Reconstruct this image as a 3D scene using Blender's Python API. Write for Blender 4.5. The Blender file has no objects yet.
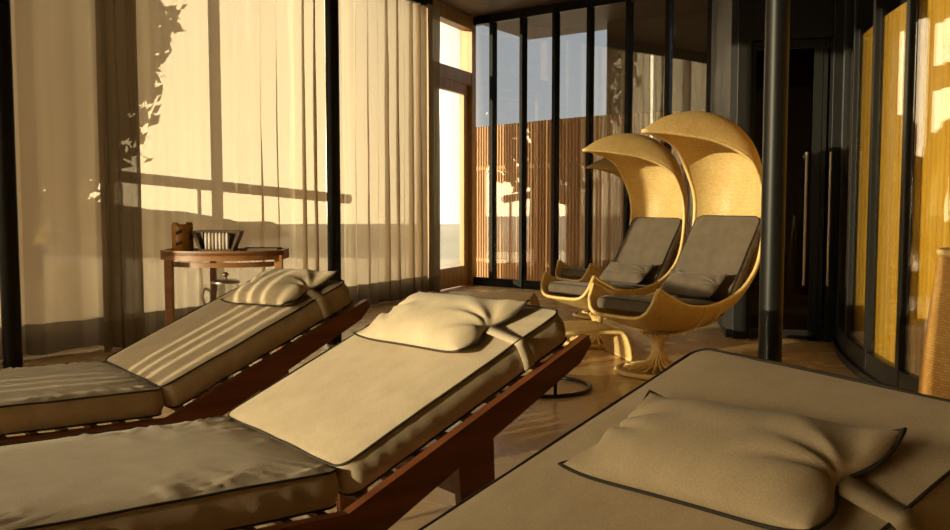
import bpy, bmesh, math, random
from mathutils import Vector, Matrix, noise

PI = math.pi
SC = bpy.context.scene
COL = SC.collection
random.seed(7)

# ------------------------------------------------------------------ camera
cam_d = bpy.data.cameras.new('camera')
cam = bpy.data.objects.new('camera', cam_d)
COL.objects.link(cam)
cam_d.sensor_width = 36.0
cam_d.lens = 915.0 / 950.0 * 36.0
cam_d.clip_start = 0.02
cam_d.clip_end = 500
cam.location = (0, 0, 1.05)
cam.rotation_euler = (math.radians(90 - 4.06), 0, 0)
SC.camera = cam

# ------------------------------------------------------------------ sky, sun, exposure
SUN_DIR = Vector((0.79, 0.61, -0.105)).normalized()      # the way the light travels
world = bpy.data.worlds.new('evening_sky')
SC.world = world
world.use_nodes = True
wn = world.node_tree
for n in list(wn.nodes):
    wn.nodes.remove(n)
w_out = wn.nodes.new('ShaderNodeOutputWorld')
w_bg = wn.nodes.new('ShaderNodeBackground')
w_tc = wn.nodes.new('ShaderNodeTexCoord')
w_dot = wn.nodes.new('ShaderNodeVectorMath'); w_dot.operation = 'DOT_PRODUCT'
w_dot.inputs[1].default_value = (-0.93, 0.30, 0.0)
w_ramp = wn.nodes.new('ShaderNodeValToRGB')
w_ramp.color_ramp.elements[0].position = 0.35
w_ramp.color_ramp.elements[0].color = (0.07, 0.08, 0.09, 1)
w_ramp.color_ramp.elements[1].position = 0.72
w_ramp.color_ramp.elements[1].color = (1.0, 0.79, 0.50, 1)
_e = w_ramp.color_ramp.elements.new(0.645); _e.color = (0.080, 0.090, 0.100, 1)
w_map = wn.nodes.new('ShaderNodeMapRange')
w_map.inputs['From Min'].default_value = -1
w_map.inputs['From Max'].default_value = 1
w_sep = wn.nodes.new('ShaderNodeSeparateXYZ')
w_el = wn.nodes.new('ShaderNodeValToRGB')
w_el.color_ramp.elements[0].position = 0.0
w_el.color_ramp.elements[0].color = (1.1, 1.02, 0.9, 1)
w_el.color_ramp.elements[1].position = 0.75
w_el.color_ramp.elements[1].color = (0.40, 0.46, 0.55, 1)
w_mul = wn.nodes.new('ShaderNodeMixRGB'); w_mul.blend_type = 'MULTIPLY'
w_mul.inputs[0].default_value = 1.0
wn.links.new(w_tc.outputs['Generated'], w_dot.inputs[0])
wn.links.new(w_dot.outputs['Value'], w_map.inputs['Value'])
wn.links.new(w_map.outputs['Result'], w_ramp.inputs['Fac'])
wn.links.new(w_tc.outputs['Generated'], w_sep.inputs[0])
wn.links.new(w_sep.outputs['Z'], w_el.inputs['Fac'])
wn.links.new(w_ramp.outputs['Color'], w_mul.inputs[1])
wn.links.new(w_el.outputs['Color'], w_mul.inputs[2])
wn.links.new(w_mul.outputs['Color'], w_bg.inputs['Color'])
w_bg.inputs['Strength'].default_value = 5.6
wn.links.new(w_bg.outputs[0], w_out.inputs['Surface'])

sun_d = bpy.data.lights.new('sun', 'SUN')
sun_d.energy = 4.4
sun_d.color = (1.0, 0.80, 0.50)
sun_d.angle = math.radians(0.3)
sun = bpy.data.objects.new('sun', sun_d)
COL.objects.link(sun)
sun.location = (-8, -6, 5)
sun.rotation_euler = SUN_DIR.to_track_quat('-Z', 'Y').to_euler()

SC.view_settings.view_transform = 'Standard'
SC.view_settings.look = 'None'
SC.view_settings.gamma = 1.0
SC.view_settings.use_curve_mapping = False
SC.view_settings.exposure = 0.44
SC.cycles.use_denoising = True
SC.cycles.max_bounces = 10
SC.cycles.transparent_max_bounces = 24


# ------------------------------------------------------------------ materials
def mat(name):
    m = bpy.data.materials.new(name)
    m.use_nodes = True
    nt = m.node_tree
    return m, nt, nt.nodes['Principled BSDF'], nt.nodes['Material Output']


def simple(name, col, rough=0.5, metal=0.0, spec=0.5):
    m, nt, p, o = mat(name)
    p.inputs['Base Color'].default_value = (*col, 1)
    p.inputs['Roughness'].default_value = rough
    p.inputs['Metallic'].default_value = metal
    p.inputs['Specular IOR Level'].default_value = spec
    return m


def ramp2(nt, c1, c2, p1=0.0, p2=1.0):
    r = nt.nodes.new('ShaderNodeValToRGB')
    r.color_ramp.elements[0].position = p1
    r.color_ramp.elements[0].color = (*c1, 1)
    r.color_ramp.elements[1].position = p2
    r.color_ramp.elements[1].color = (*c2, 1)
    return r


def wood(name, c1, c2, scale=(2, 30, 30), rough=0.4, coat=0.0):
    m, nt, p, o = mat(name)
    tc = nt.nodes.new('ShaderNodeTexCoord')
    mp = nt.nodes.new('ShaderNodeMapping'); mp.inputs['Scale'].default_value = scale
    nz = nt.nodes.new('ShaderNodeTexNoise')
    nz.inputs['Scale'].default_value = 1.0; nz.inputs['Detail'].default_value = 6
    r = ramp2(nt, c1, c2, 0.3, 0.7)
    b = nt.nodes.new('ShaderNodeBump'); b.inputs['Strength'].default_value = 0.08
    nt.links.new(tc.outputs['Object'], mp.inputs[0])
    nt.links.new(mp.outputs[0], nz.inputs['Vector'])
    nt.links.new(nz.outputs['Fac'], r.inputs['Fac'])
    nt.links.new(r.outputs['Color'], p.inputs['Base Color'])
    nt.links.new(nz.outputs['Fac'], b.inputs['Height'])
    nt.links.new(b.outputs[0], p.inputs['Normal'])
    p.inputs['Roughness'].default_value = rough
    p.inputs['Coat Weight'].default_value = coat
    return m


def fabric(name, c1, c2, weave=900.0, bump=0.25):
    m, nt, p, o = mat(name)
    tc = nt.nodes.new('ShaderNodeTexCoord')
    nz = nt.nodes.new('ShaderNodeTexNoise')
    nz.inputs['Scale'].default_value = 14; nz.inputs['Detail'].default_value = 6
    fine = nt.nodes.new('ShaderNodeTexNoise')
    fine.inputs['Scale'].default_value = weave * 0.35; fine.inputs['Detail'].default_value = 2
    r = ramp2(nt, c1, c2, 0.3, 0.7)
    mix = nt.nodes.new('ShaderNodeMixRGB'); mix.blend_type = 'OVERLAY'; mix.inputs[0].default_value = 0.25
    b = nt.nodes.new('ShaderNodeBump'); b.inputs['Strength'].default_value = bump
    b.inputs['Distance'].default_value = 0.002
    nt.links.new(tc.outputs['Object'], nz.inputs['Vector'])
    nt.links.new(tc.outputs['Object'], fine.inputs['Vector'])
    nt.links.new(nz.outputs['Fac'], r.inputs['Fac'])
    nt.links.new(r.outputs['Color'], mix.inputs[1])
    nt.links.new(fine.outputs['Fac'], mix.inputs[2])
    nt.links.new(mix.outputs['Color'], p.inputs['Base Color'])
    nt.links.new(fine.outputs['Fac'], b.inputs['Height'])
    nt.links.new(b.outputs[0], p.inputs['Normal'])
    p.inputs['Roughness'].default_value = 0.85
    p.inputs['Specular IOR Level'].default_value = 0.2
    p.inputs['Sheen Weight'].default_value = 0.15
    return m


def wicker(name, c1, c2, su, sv):
    """woven cane: bands along U and V from the shell's own UV map"""
    m, nt, p, o = mat(name)
    uv = nt.nodes.new('ShaderNodeUVMap')
    mp = nt.nodes.new('ShaderNodeMapping'); mp.inputs['Scale'].default_value = (su, sv, 1)
    br = nt.nodes.new('ShaderNodeTexBrick')
    br.inputs['Color1'].default_value = (*c1, 1); br.inputs['Color2'].default_value = (*c2, 1)
    br.inputs['Mortar'].default_value = (c1[0] * 0.58, c1[1] * 0.52, c1[2] * 0.45, 1)
    br.inputs['Scale'].default_value = 1.0
    br.inputs['Mortar Size'].default_value = 0.06
    br.inputs['Mortar Smooth'].default_value = 0.6
    br.inputs['Brick Width'].default_value = 1.0; br.inputs['Row Height'].default_value = 0.5
    nz = nt.nodes.new('ShaderNodeTexNoise'); nz.inputs['Scale'].default_value = 6
    tc = nt.nodes.new('ShaderNodeTexCoord')
    mix = nt.nodes.new('ShaderNodeMixRGB'); mix.blend_type = 'OVERLAY'; mix.inputs[0].default_value = 0.35
    b = nt.nodes.new('ShaderNodeBump'); b.inputs['Strength'].default_value = 0.5
    b.inputs['Distance'].default_value = 0.004; b.invert = True
    nt.links.new(uv.outputs[0], mp.inputs[0]); nt.links.new(mp.outputs[0], br.inputs['Vector'])
    nt.links.new(tc.outputs['Object'], nz.inputs['Vector'])
    nt.links.new(br.outputs['Color'], mix.inputs[1]); nt.links.new(nz.outputs['Fac'], mix.inputs[2])
    nt.links.new(mix.outputs['Color'], p.inputs['Base Color'])
    nt.links.new(br.outputs['Fac'], b.inputs['Height']); nt.links.new(b.outputs[0], p.inputs['Normal'])
    p.inputs['Roughness'].default_value = 0.45
    tl = nt.nodes.new('ShaderNodeBsdfTranslucent'); mx = nt.nodes.new('ShaderNodeMixShader'); mx.inputs[0].default_value = 0.28
    nt.links.new(mix.outputs['Color'], tl.inputs[0]); nt.links.new(p.outputs[0], mx.inputs[1])
    nt.links.new(tl.outputs[0], mx.inputs[2]); nt.links.new(mx.outputs[0], o.inputs['Surface'])
    return m


def glass(name, tint=(0.92, 0.95, 0.95), ior=1.5, rough=0.0):
    m, nt, p, o = mat(name)
    nt.nodes.remove(p)
    tr = nt.nodes.new('ShaderNodeBsdfTransparent'); tr.inputs[0].default_value = (*tint, 1)
    gl = nt.nodes.new('ShaderNodeBsdfGlossy'); gl.inputs['Roughness'].default_value = rough
    ge = nt.nodes.new('ShaderNodeNewGeometry')
    dt = nt.nodes.new('ShaderNodeVectorMath'); dt.operation = 'DOT_PRODUCT'
    ab = nt.nodes.new('ShaderNodeMath'); ab.operation = 'ABSOLUTE'
    om = nt.nodes.new('ShaderNodeMath'); om.operation = 'SUBTRACT'; om.inputs[0].default_value = 1.0
    pw = nt.nodes.new('ShaderNodeMath'); pw.operation = 'POWER'; pw.inputs[1].default_value = 5.0
    f0 = ((ior - 1) / (ior + 1)) ** 2
    fr = nt.nodes.new('ShaderNodeMath'); fr.operation = 'MULTIPLY_ADD'
    fr.inputs[1].default_value = 1 - f0; fr.inputs[2].default_value = f0
    nt.links.new(ge.outputs['Normal'], dt.inputs[0]); nt.links.new(ge.outputs['Incoming'], dt.inputs[1])
    nt.links.new(dt.outputs['Value'], ab.inputs[0]); nt.links.new(ab.outputs[0], om.inputs[1])
    nt.links.new(om.outputs[0], pw.inputs[0]); nt.links.new(pw.outputs[0], fr.inputs[0])
    mx = nt.nodes.new('ShaderNodeMixShader')
    nt.links.new(fr.outputs[0], mx.inputs[0]); nt.links.new(tr.outputs[0], mx.inputs[1])
    nt.links.new(gl.outputs[0], mx.inputs[2]); nt.links.new(mx.outputs[0], o.inputs['Surface'])
    return m


def sheer(name, col, open_=0.3, back=0.55):
    """thin linen: part open weave, part cloth that lets light through"""
    m, nt, p, o = mat(name)
    nt.nodes.remove(p)
    uv = nt.nodes.new('ShaderNodeUVMap')
    mp = nt.nodes.new('ShaderNodeMapping'); mp.inputs['Scale'].default_value = (300, 220, 1)
    nz = nt.nodes.new('ShaderNodeTexNoise'); nz.inputs['Scale'].default_value = 1.0; nz.inputs['Detail'].default_value = 4
    mr = nt.nodes.new('ShaderNodeMapRange')
    mr.inputs['From Min'].default_value = 0.3; mr.inputs['From Max'].default_value = 0.7
    mr.inputs['To Min'].default_value = open_ * 0.75; mr.inputs['To Max'].default_value = open_ * 1.25
    tr = nt.nodes.new('ShaderNodeBsdfTransparent'); tr.inputs[0].default_value = (1, 0.97, 0.9, 1)
    bl = nt.nodes.new('ShaderNodeBsdfRefraction'); bl.inputs['Color'].default_value = (1, 0.95, 0.85, 1)
    bl.inputs['IOR'].default_value = 1.0; bl.inputs['Roughness'].default_value = 0.26
    m3 = nt.nodes.new('ShaderNodeMixShader'); m3.inputs[0].default_value = 0.85
    nt.links.new(tr.outputs[0], m3.inputs[1]); nt.links.new(bl.outputs[0], m3.inputs[2])
    df = nt.nodes.new('ShaderNodeBsdfDiffuse'); df.inputs[0].default_value = (*col, 1)
    tl = nt.nodes.new('ShaderNodeBsdfTranslucent'); tl.inputs[0].default_value = (*col, 1)
    m1 = nt.nodes.new('ShaderNodeMixShader'); m1.inputs[0].default_value = back
    m2 = nt.nodes.new('ShaderNodeMixShader')
    nt.links.new(uv.outputs[0], mp.inputs[0]); nt.links.new(mp.outputs[0], nz.inputs['Vector'])
    nt.links.new(nz.outputs['Fac'], mr.inputs['Value']); nt.links.new(mr.outputs[0], m2.inputs[0])
    nt.links.new(df.outputs[0], m1.inputs[1]); nt.links.new(tl.outputs[0], m1.inputs[2])
    nt.links.new(m1.outputs[0], m2.inputs[1]); nt.links.new(m3.outputs[0], m2.inputs[2])
    nt.links.new(m2.outputs[0], o.inputs['Surface'])
    return m


def floor_mat():
    m, nt, p, o = mat('stone_tile')
    tc = nt.nodes.new('ShaderNodeTexCoord')
    mp = nt.nodes.new('ShaderNodeMapping')
    mp.inputs['Rotation'].default_value = (0, 0, math.radians(37))
    br = nt.nodes.new('ShaderNodeTexBrick')
    br.inputs['Color1'].default_value = (0.70, 0.48, 0.235, 1)
    br.inputs['Color2'].default_value = (0.62, 0.42, 0.20, 1)
    br.inputs['Mortar'].default_value = (0.72, 0.56, 0.36, 1)
    br.inputs['Scale'].default_value = 1.0
    br.inputs['Mortar Size'].default_value = 0.004
    br.inputs['Brick Width'].default_value = 1.2; br.inputs['Row Height'].default_value = 0.6
    nz = nt.nodes.new('ShaderNodeTexNoise'); nz.inputs['Scale'].default_value = 3.5; nz.inputs['Detail'].default_value = 8
    mix = nt.nodes.new('ShaderNodeMixRGB'); mix.blend_type = 'OVERLAY'; mix.inputs[0].default_value = 0.13
    rr = nt.nodes.new('ShaderNodeMapRange')
    rr.inputs['To Min'].default_value = 0.20; rr.inputs['To Max'].default_value = 0.33
    nt.links.new(tc.outputs['Object'], mp.inputs[0]); nt.links.new(mp.outputs[0], br.inputs['Vector'])
    nt.links.new(tc.outputs['Object'], nz.inputs['Vector'])
    nt.links.new(br.outputs['Color'], mix.inputs[1]); nt.links.new(nz.outputs['Fac'], mix.inputs[2])
    nt.links.new(mix.outputs['Color'], p.inputs['Base Color'])
    nt.links.new(nz.outputs['Fac'], rr.inputs['Value']); nt.links.new(rr.outputs[0], p.inputs['Roughness'])
    return m


M_FLOOR = floor_mat()
M_CEIL = wood('ceiling_board', (0.075, 0.05, 0.03), (0.11, 0.075, 0.045), (1.5, 14, 14), 0.5)
M_BLACK = simple('black_steel', (0.007, 0.0066, 0.0055), 0.42, 0.0, 0.25)
M_DARK = simple('dark_wall', (0.02, 0.018, 0.016), 0.6)
M_PLASTER = simple('tan_plaster', (0.66, 0.53, 0.37), 0.8)
M_OAK = wood('honey_oak', (0.46, 0.24, 0.07), (0.62, 0.36, 0.12), (20, 20, 1.5), 0.4)
M_MAHOG = wood('mahogany', (0.13, 0.040, 0.015), (0.22, 0.072, 0.026), (1.5, 25, 25), 0.32, 0.2)
M_TEAK = wood('teak', (0.24, 0.10, 0.03), (0.40, 0.19, 0.07), (3, 18, 18), 0.42)
M_SLATLIGHT = wood('pale_slat', (0.17, 0.10, 0.05), (0.25, 0.155, 0.08), (25, 2, 25), 0.55)
M_PINE = wood('cedar_batten', (0.70, 0.42, 0.20), (0.86, 0.58, 0.33), (30, 30, 1.2), 0.5)
M_GOLD = wood('golden_batten', (0.74, 0.34, 0.022), (0.90, 0.48, 0.05), (30, 30, 1.2), 0.42)
M_GLASS = glass('clear_glass')
M_TINT = glass('coated_glass', (0.88, 0.88, 0.88), 2.25)
M_DARKGLASS = glass('dark_glass', (0.16, 0.16, 0.15), 1.5)
M_LINEN = fabric('taupe_canvas', (0.46, 0.36, 0.23), (0.54, 0.43, 0.285))
M_PILLOW = fabric('sand_canvas', (0.50, 0.40, 0.265), (0.58, 0.475, 0.32))
M_STRAP = fabric('sand_webbing', (0.50, 0.41, 0.28), (0.56, 0.47, 0.33))
M_PIPE = simple('dark_piping', (0.035, 0.027, 0.018), 0.8)
M_GREY = fabric('brown_grey_canvas', (0.105, 0.080, 0.056), (0.135, 0.105, 0.074))
M_WICK = wicker('golden_cane', (0.98, 0.74, 0.32), (0.84, 0.61, 0.24), 55, 55)
M_BASKET = wicker('amber_cane', (0.82, 0.47, 0.13), (0.66, 0.36, 0.09), 55, 55)
M_WICKRIM = wood('cane_rod', (0.70, 0.49, 0.18), (0.88, 0.65, 0.28), (40, 40, 40), 0.4)
M_SHEER = sheer('sheer_linen', (0.585, 0.465, 0.32), 0.14, 0.56)
M_SHEERDARK = sheer('shaded_hem_linen', (0.25, 0.19, 0.125), 0.04, 0.35)  # doubled hem cloth; colour also darkened to stand for the sill's shade
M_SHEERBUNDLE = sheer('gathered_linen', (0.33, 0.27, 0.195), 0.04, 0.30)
M_SHEERREAR = sheer('diffuser_linen', (0.78, 0.64, 0.42), 0.03, 0.65)
M_AMBER = simple('amber_glass', (0.60, 0.28, 0.045), 0.15)
M_AMBER.node_tree.nodes['Principled BSDF'].inputs['Transmission Weight'].default_value = 0.35
M_TOWEL = fabric('white_towel', (0.62, 0.56, 0.50), (0.74, 0.68, 0.62), 400)
M_BOX = wood('walnut_box', (0.09, 0.055, 0.03), (0.14, 0.085, 0.045), (3, 25, 25), 0.5)
M_STEEL = simple('brushed_steel', (0.45, 0.40, 0.33), 0.35, 1.0)
M_HILL = simple('dry_grass', (0.30, 0.22, 0.10), 0.95)
M_PAVE = simple('terrace_stone', (0.72, 0.64, 0.50), 0.9)


# ------------------------------------------------------------------ mesh helpers
class MB:
    """collects vertices, faces and uvs; build() links them as one mesh object"""
    def __init__(self):
        self.v = []; self.f = []; self.uv = []; self.mi = []

    def add(self, vs, fs, uvs=None, mi=0):
        o = len(self.v)
        self.v += [tuple(p) for p in vs]
        for k, f in enumerate(fs):
            self.f.append([i + o for i in f])
            self.mi.append(mi)
            self.uv.append([uvs[i] for i in f] if uvs else [(0, 0)] * len(f))

    def box(self, c, s, mtx=None, bev=0.0):
        """box by centre and full size, chamfered along z-ish edges when bev > 0"""
        hx, hy, hz = s[0] / 2, s[1] / 2, s[2] / 2
        bm = bmesh.new()
        bmesh.ops.create_cube(bm, size=1.0)
        for v in bm.verts:
            v.co = Vector((v.co.x * s[0], v.co.y * s[1], v.co.z * s[2]))
        if bev > 0:
            bmesh.ops.bevel(bm, geom=list(bm.edges), offset=bev, segments=2, affect='EDGES', profile=0.6)
        bm.verts.index_update()
        vs = []
        for v in bm.verts:
            p = v.co + Vector(c)
            vs.append(mtx @ p if mtx else p)
        self.add(vs, [[v.index for v in f.verts] for f in bm.faces])
        bm.free()

    def prism(self, poly, z0, z1, axis='z', bev=0):
        """extrude a 2D polygon; axis names the extrusion axis"""
        n = len(poly)
        def P(a, b, c):
            return {'z': (a, b, c), 'y': (a, c, b), 'x': (c, a, b)}[axis]
        vs = [P(a, b, z0) for a, b in poly] + [P(a, b, z1) for a, b in poly]
        fs = [list(range(n))[::-1], list(range(n, 2 * n))]
        for i in range(n):
            j = (i + 1) % n
            fs.append([i, j, n + j, n + i])
        self.add(vs, fs)

    def tube(self, pts, r, n=8, closed=False, cap=True):
        pts = [Vector(p) for p in pts]
        m = len(pts)
        rs = r if isinstance(r, (list, tuple)) else [r] * m
        rings = []
        up = None
        for i in range(m):
            if closed:
                t = pts[(i + 1) % m] - pts[i - 1]
            else:
                t = pts[min(i + 1, m - 1)] - pts[max(i - 1, 0)]
            if t.length < 1e-9:
                t = Vector((0, 0, 1))
            t.normalize()
            if up is None:
                up = Vector((0, 0, 1)) if abs(t.z) < 0.9 else Vector((1, 0, 0))
            a = up - t * up.dot(t)
            if a.length < 1e-6:
                a = t.orthogonal()
            a.normalize(); up = a
            b = t.cross(a)
            rings.append([pts[i] + (a * math.cos(2 * PI * k / n) + b * math.sin(2 * PI * k / n)) * rs[i] for k in range(n)])
        vs = [p for ring in rings for p in ring]
        fs = []
        for i in range(m if closed else m - 1):
            j = (i + 1) % m
            for k in range(n):
                l = (k + 1) % n
                fs.append([i * n + k, i * n + l, j * n + l, j * n + k])
        if cap and not closed:
            fs.append(list(range(n))[::-1]); fs.append([(m - 1) * n + k for k in range(n)])
        self.add(vs, fs)

    def lathe(self, prof, c=(0, 0, 0), n=40, su=1.0):
        m = len(prof)
        vs = []; uvs = []
        for i, (r, z) in enumerate(prof):
            for k in range(n + 1):
                a = 2 * PI * k / n
                vs.append((c[0] + r * math.cos(a), c[1] + r * math.sin(a), c[2] + z))
                uvs.append((k / n * su, i / (m - 1)))
        fs = []
        for i in range(m - 1):
            for k in range(n):
                a = i * (n + 1) + k
                fs.append([a, a + 1, a + n + 2, a + n + 1])
        self.add(vs, fs, uvs)

    def grid(self, P, nu, nv, uvf=None):
        vs = []; uvs = []
        for i in range(nu + 1):
            for j in range(nv + 1):
                vs.append(P(i / nu, j / nv)); uvs.append(uvf(i / nu, j / nv) if uvf else (i / nu, j / nv))
        fs = []
        for i in range(nu):
            for j in range(nv):
                a = i * (nv + 1) + j
                fs.append([a, a + nv + 1, a + nv + 2, a + 1])
        self.add(vs, fs, uvs)

    def xf(self, m):
        self.v = [tuple(m @ Vector(p)) for p in self.v]
        return self

    def build(self, name, material, parent=None, smooth=False, merge=0.0, angle=None):
        me = bpy.data.meshes.new(name)
        me.from_pydata(self.v, [], self.f)
        uvl = me.uv_layers.new(name='UVMap')
        k = 0
        for f in self.uv:
            for u in f:
                uvl.data[k].uv = u; k += 1
        for mm in (material if isinstance(material, (list, tuple)) else [material]):
            me.materials.append(mm)
        for i, p in enumerate(me.polygons):
            p.material_index = self.mi[i]
        if merge > 0:
            bm = bmesh.new(); bm.from_mesh(me)
            bmesh.ops.remove_doubles(bm, verts=list(bm.verts), dist=merge)
            bmesh.ops.recalc_face_normals(bm, faces=list(bm.faces))
            bm.to_mesh(me); bm.free()
        if smooth:
            for p in me.polygons:
                p.use_smooth = True
            if angle is not None:
                me.set_sharp_from_angle(angle=math.radians(angle))
        me.update()
        o = bpy.data.objects.new(name, me)
        COL.objects.link(o)
        if parent:
            o.parent = parent
        return o


def tag(o, label=None, cat=None, group=None, kind=None):
    if label: o['label'] = label
    if cat: o['category'] = cat
    if group: o['group'] = group
    if kind: o['kind'] = kind
    return o


def empty(name, loc, rz=0.0):
    o = bpy.data.objects.new(name, None)
    COL.objects.link(o)
    o.location = loc; o.rotation_euler = (0, 0, rz)
    o.empty_display_size = 0.1
    return o


KIDS = {}
def copy_tree(o, parent=None):
    c = o.copy(); COL.objects.link(c)
    if parent:
        c.parent = parent
    for ch in list(o.children):
        copy_tree(ch, c)
    return c


def catmull(pts, per=8):
    """smooth curve through tuples of any length"""
    out = []
    n = len(pts)
    for i in range(n - 1):
        p0 = pts[max(i - 1, 0)]; p1 = pts[i]; p2 = pts[i + 1]; p3 = pts[min(i + 2, n - 1)]
        for k in range(per):
            t = k / per
            out.append(tuple(0.5 * ((2 * b) + (-a + c) * t + (2 * a - 5 * b + 4 * c - d) * t * t + (-a + 3 * b - 3 * c + d) * t ** 3)
                             for a, b, c, d in zip(p0, p1, p2, p3)))
    out.append(tuple(pts[-1]))
    return out


def resample(pts, step):
    """points every step along a 2D polyline, with unit tangents"""
    out = []
    d = 0.0; nxt = 0.0
    for i in range(len(pts) - 1):
        a = Vector(pts[i]); b = Vector(pts[i + 1]); L = (b - a).length
        while nxt <= d + L + 1e-9:
            t = (nxt - d) / L
            out.append((a.lerp(b, t), (b - a).normalized(), nxt)); nxt += step
        d += L
    return out


# ------------------------------------------------------------------ room shell
HC = 3.27                                   # ceiling height
GLZ = [(-0.06, 11.40), (-0.58, 10.20), (-2.12, 7.55), (-3.30, 6.00), (-4.75, 3.60), (-5.50, 1.00), (-5.70, -2.35), (-5.25, -4.7)]
BACKG = [(-0.06 + 0.775 * s, 11.38 - 0.63 * s) for s in (0.0, 0.36, 0.81, 1.27, 1.73, 2.22, 2.69, 3.16)]
VEST = [(2.42, 9.30), (1.97, 6.95), (2.70, 6.75)]
DC, DR = (10.198, 3.95), 8.0
def drum(deg, r=DR):
    a = math.radians(deg)
    return (DC[0] + r * math.cos(a), DC[1] + r * math.sin(a))

b = MB(); b.box((1.0, 5.5, -0.06), (16, 22, 0.12))
tag(b.build('floor', M_FLOOR), 'polished brown stone tile floor', None, None, 'structure')
b = MB(); b.prism([(-5.3, -5.0)] + [(x - 0.10, y) for x, y in GLZ[::-1]] + [(-0.10, 11.5), (0.75, 12.9), (3.4, 10.8), (7.1, 9.4), (7.1, -5.0)], HC, HC + 0.12)
tag(b.build('ceiling', M_CEIL), 'dark brown boarded ceiling', None, None, 'structure')


def wall_seg(b, p, q, z0, z1, th):
    p = Vector(p); q = Vector(q); d = q - p; L = d.length
    a = math.atan2(d.y, d.x)
    m = Matrix.Translation((p.x, p.y, 0)) @ Matrix.Rotation(a, 4, 'Z')
    b.box((L / 2, 0, (z0 + z1) / 2), (L, th, z1 - z0), m)


b = MB()
wall_seg(b, (-5.25, -4.7), (-5.20, -5.0), 0, HC, 0.12)
tag(b.build('wall_left', M_PLASTER), 'tan plaster wall beyond the glazing', None, None, 'structure')
b = MB(); wall_seg(b, (-5.26, -5.0), (7.0, -5.0), 0, HC, 0.12)
tag(b.build('wall_rear', M_PLASTER), 'tan plaster wall', None, None, 'structure')
b = MB(); wall_seg(b, (7.0, -5.0), (7.0, 0.5), 0, HC, 0.12); wall_seg(b, (7.0, 0.5), (2.97, 0.5), 0, HC, 0.12)
tag(b.build('wall_right', M_PLASTER), 'tan plaster wall', None, None, 'structure')

wcount = 0


def window_bay(p, q, pane_m, post_m, bar, sill=0.10, head=0.14, transom=None, z1=HC, mull=0.05, dep=0.09, both=False):
    """one glazed bay: frame part and pane part under a window_<n> empty"""
    global wcount
    wcount += 1
    p = Vector(p); q = Vector(q); d = q - p; L = d.length
    r = empty('window_%d' % wcount, (p.x, p.y, 0), math.atan2(d.y, d.x))
    tag(r, None, None, None, 'structure')
    f = MB()
    f.box((0, 0, z1 / 2), (mull, dep, z1), None, 0.004)
    if both:
        f.box((L, 0, z1 / 2), (mull, dep, z1), None, 0.004)
    f.box((L / 2, 0, sill / 2), (L - mull, dep * 0.8, sill), None, 0.004)
    f.box((L / 2, 0, z1 - head / 2), (L - mull, dep * 0.8, head), None, 0.004)
    if transom:
        f.box((L / 2, 0, transom), (L - mull, dep * 0.8, bar), None, 0.004)
    f.build('window_frame', post_m, r)
    g = MB(); g.box((L / 2, 0, (sill + z1 - head) / 2), (L - mull - 0.002, 0.012, z1 - head - sill - 0.002))
    g.build('pane', pane_m, r)
    return r


# long curved window front, split into bays
def bays(p, q, n):
    p = Vector(p); q = Vector(q)
    return [(p.lerp(q, i / n), p.lerp(q, (i + 1) / n)) for i in range(n)]

for k in range(1, len(GLZ) - 1):
    nb = 2 if k < 3 else 2
    for (a, c) in bays(GLZ[k], GLZ[k + 1], nb):
        window_bay(a, c, M_GLASS, M_BLACK, 0.06, sill=0.19 if k < 4 else 0.06, head=0.08)  # the last bays, out of view, are added to light the near lounger

# back glass wall of slim black fins
for i in range(len(BACKG) - 1):
    window_bay(BACKG[i], BACKG[i + 1], M_TINT, M_BLACK, 0.05, sill=0.10, head=0.10, mull=0.046, dep=0.10, both=(i == len(BACKG) - 2))

# oak door at the far end of the window front
p = Vector(GLZ[1]); q = Vector(GLZ[0]); d = q - p; L = d.length
dr = empty('door_1', (p.x, p.y, 0), math.atan2(d.y, d.x)); tag(dr, None, None, None, 'structure')
f = MB()
f.box((0.05, 0, HC / 2), (0.10, 0.16, HC), None, 0.006)
f.box((L - 0.06, 0, HC / 2), (0.12, 0.16, HC), None, 0.006)
f.box((L / 2, 0, HC - 0.08), (L - 0.2, 0.14, 0.16), None, 0.006)
f.box((L / 2, 0, 2.52), (L - 0.2, 0.14, 0.15), None, 0.006)
f.build('door_frame', M_OAK, dr)
f = MB()
f.box((0.17, 0.0, 1.22), (0.12, 0.06, 2.43), None, 0.005)
f.box((L - 0.19, 0.0, 1.22), (0.12, 0.06, 2.43), None, 0.005)
f.box((L / 2, 0, 2.38), (L - 0.5, 0.06, 0.11), None, 0.005)
f.box((L / 2, 0, 0.13), (L - 0.5, 0.06, 0.24), None, 0.005)
f.build('door_leaf', M_OAK, dr)
f = MB(); f.box((L / 2, 0, 1.29), (L - 0.5, 0.012, 2.07)); f.build('pane', M_GLASS, dr)
f = MB(); f.box((L / 2, 0, 2.86), (L - 0.23, 0.012, 0.52)); f.build('transom_pane', M_GLASS, dr)

# dark vestibule
b = MB()
wall_seg(b, VEST[0], VEST[1], 0, HC, 0.10)
tag(b.build('wall_vestibule', M_DARK), 'black side wall of the vestibule', None, None, 'structure')
b = MB()
wall_seg(b, (2.42, 9.3), (6.9, 9.3), 0, HC, 0.10)
wall_seg(b, (6.9, 9.3), (6.9, 0.6), 0, HC, 0.10)
tag(b.build('wall_inner', M_DARK), 'black rear wall of the vestibule', None, None, 'structure')

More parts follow.
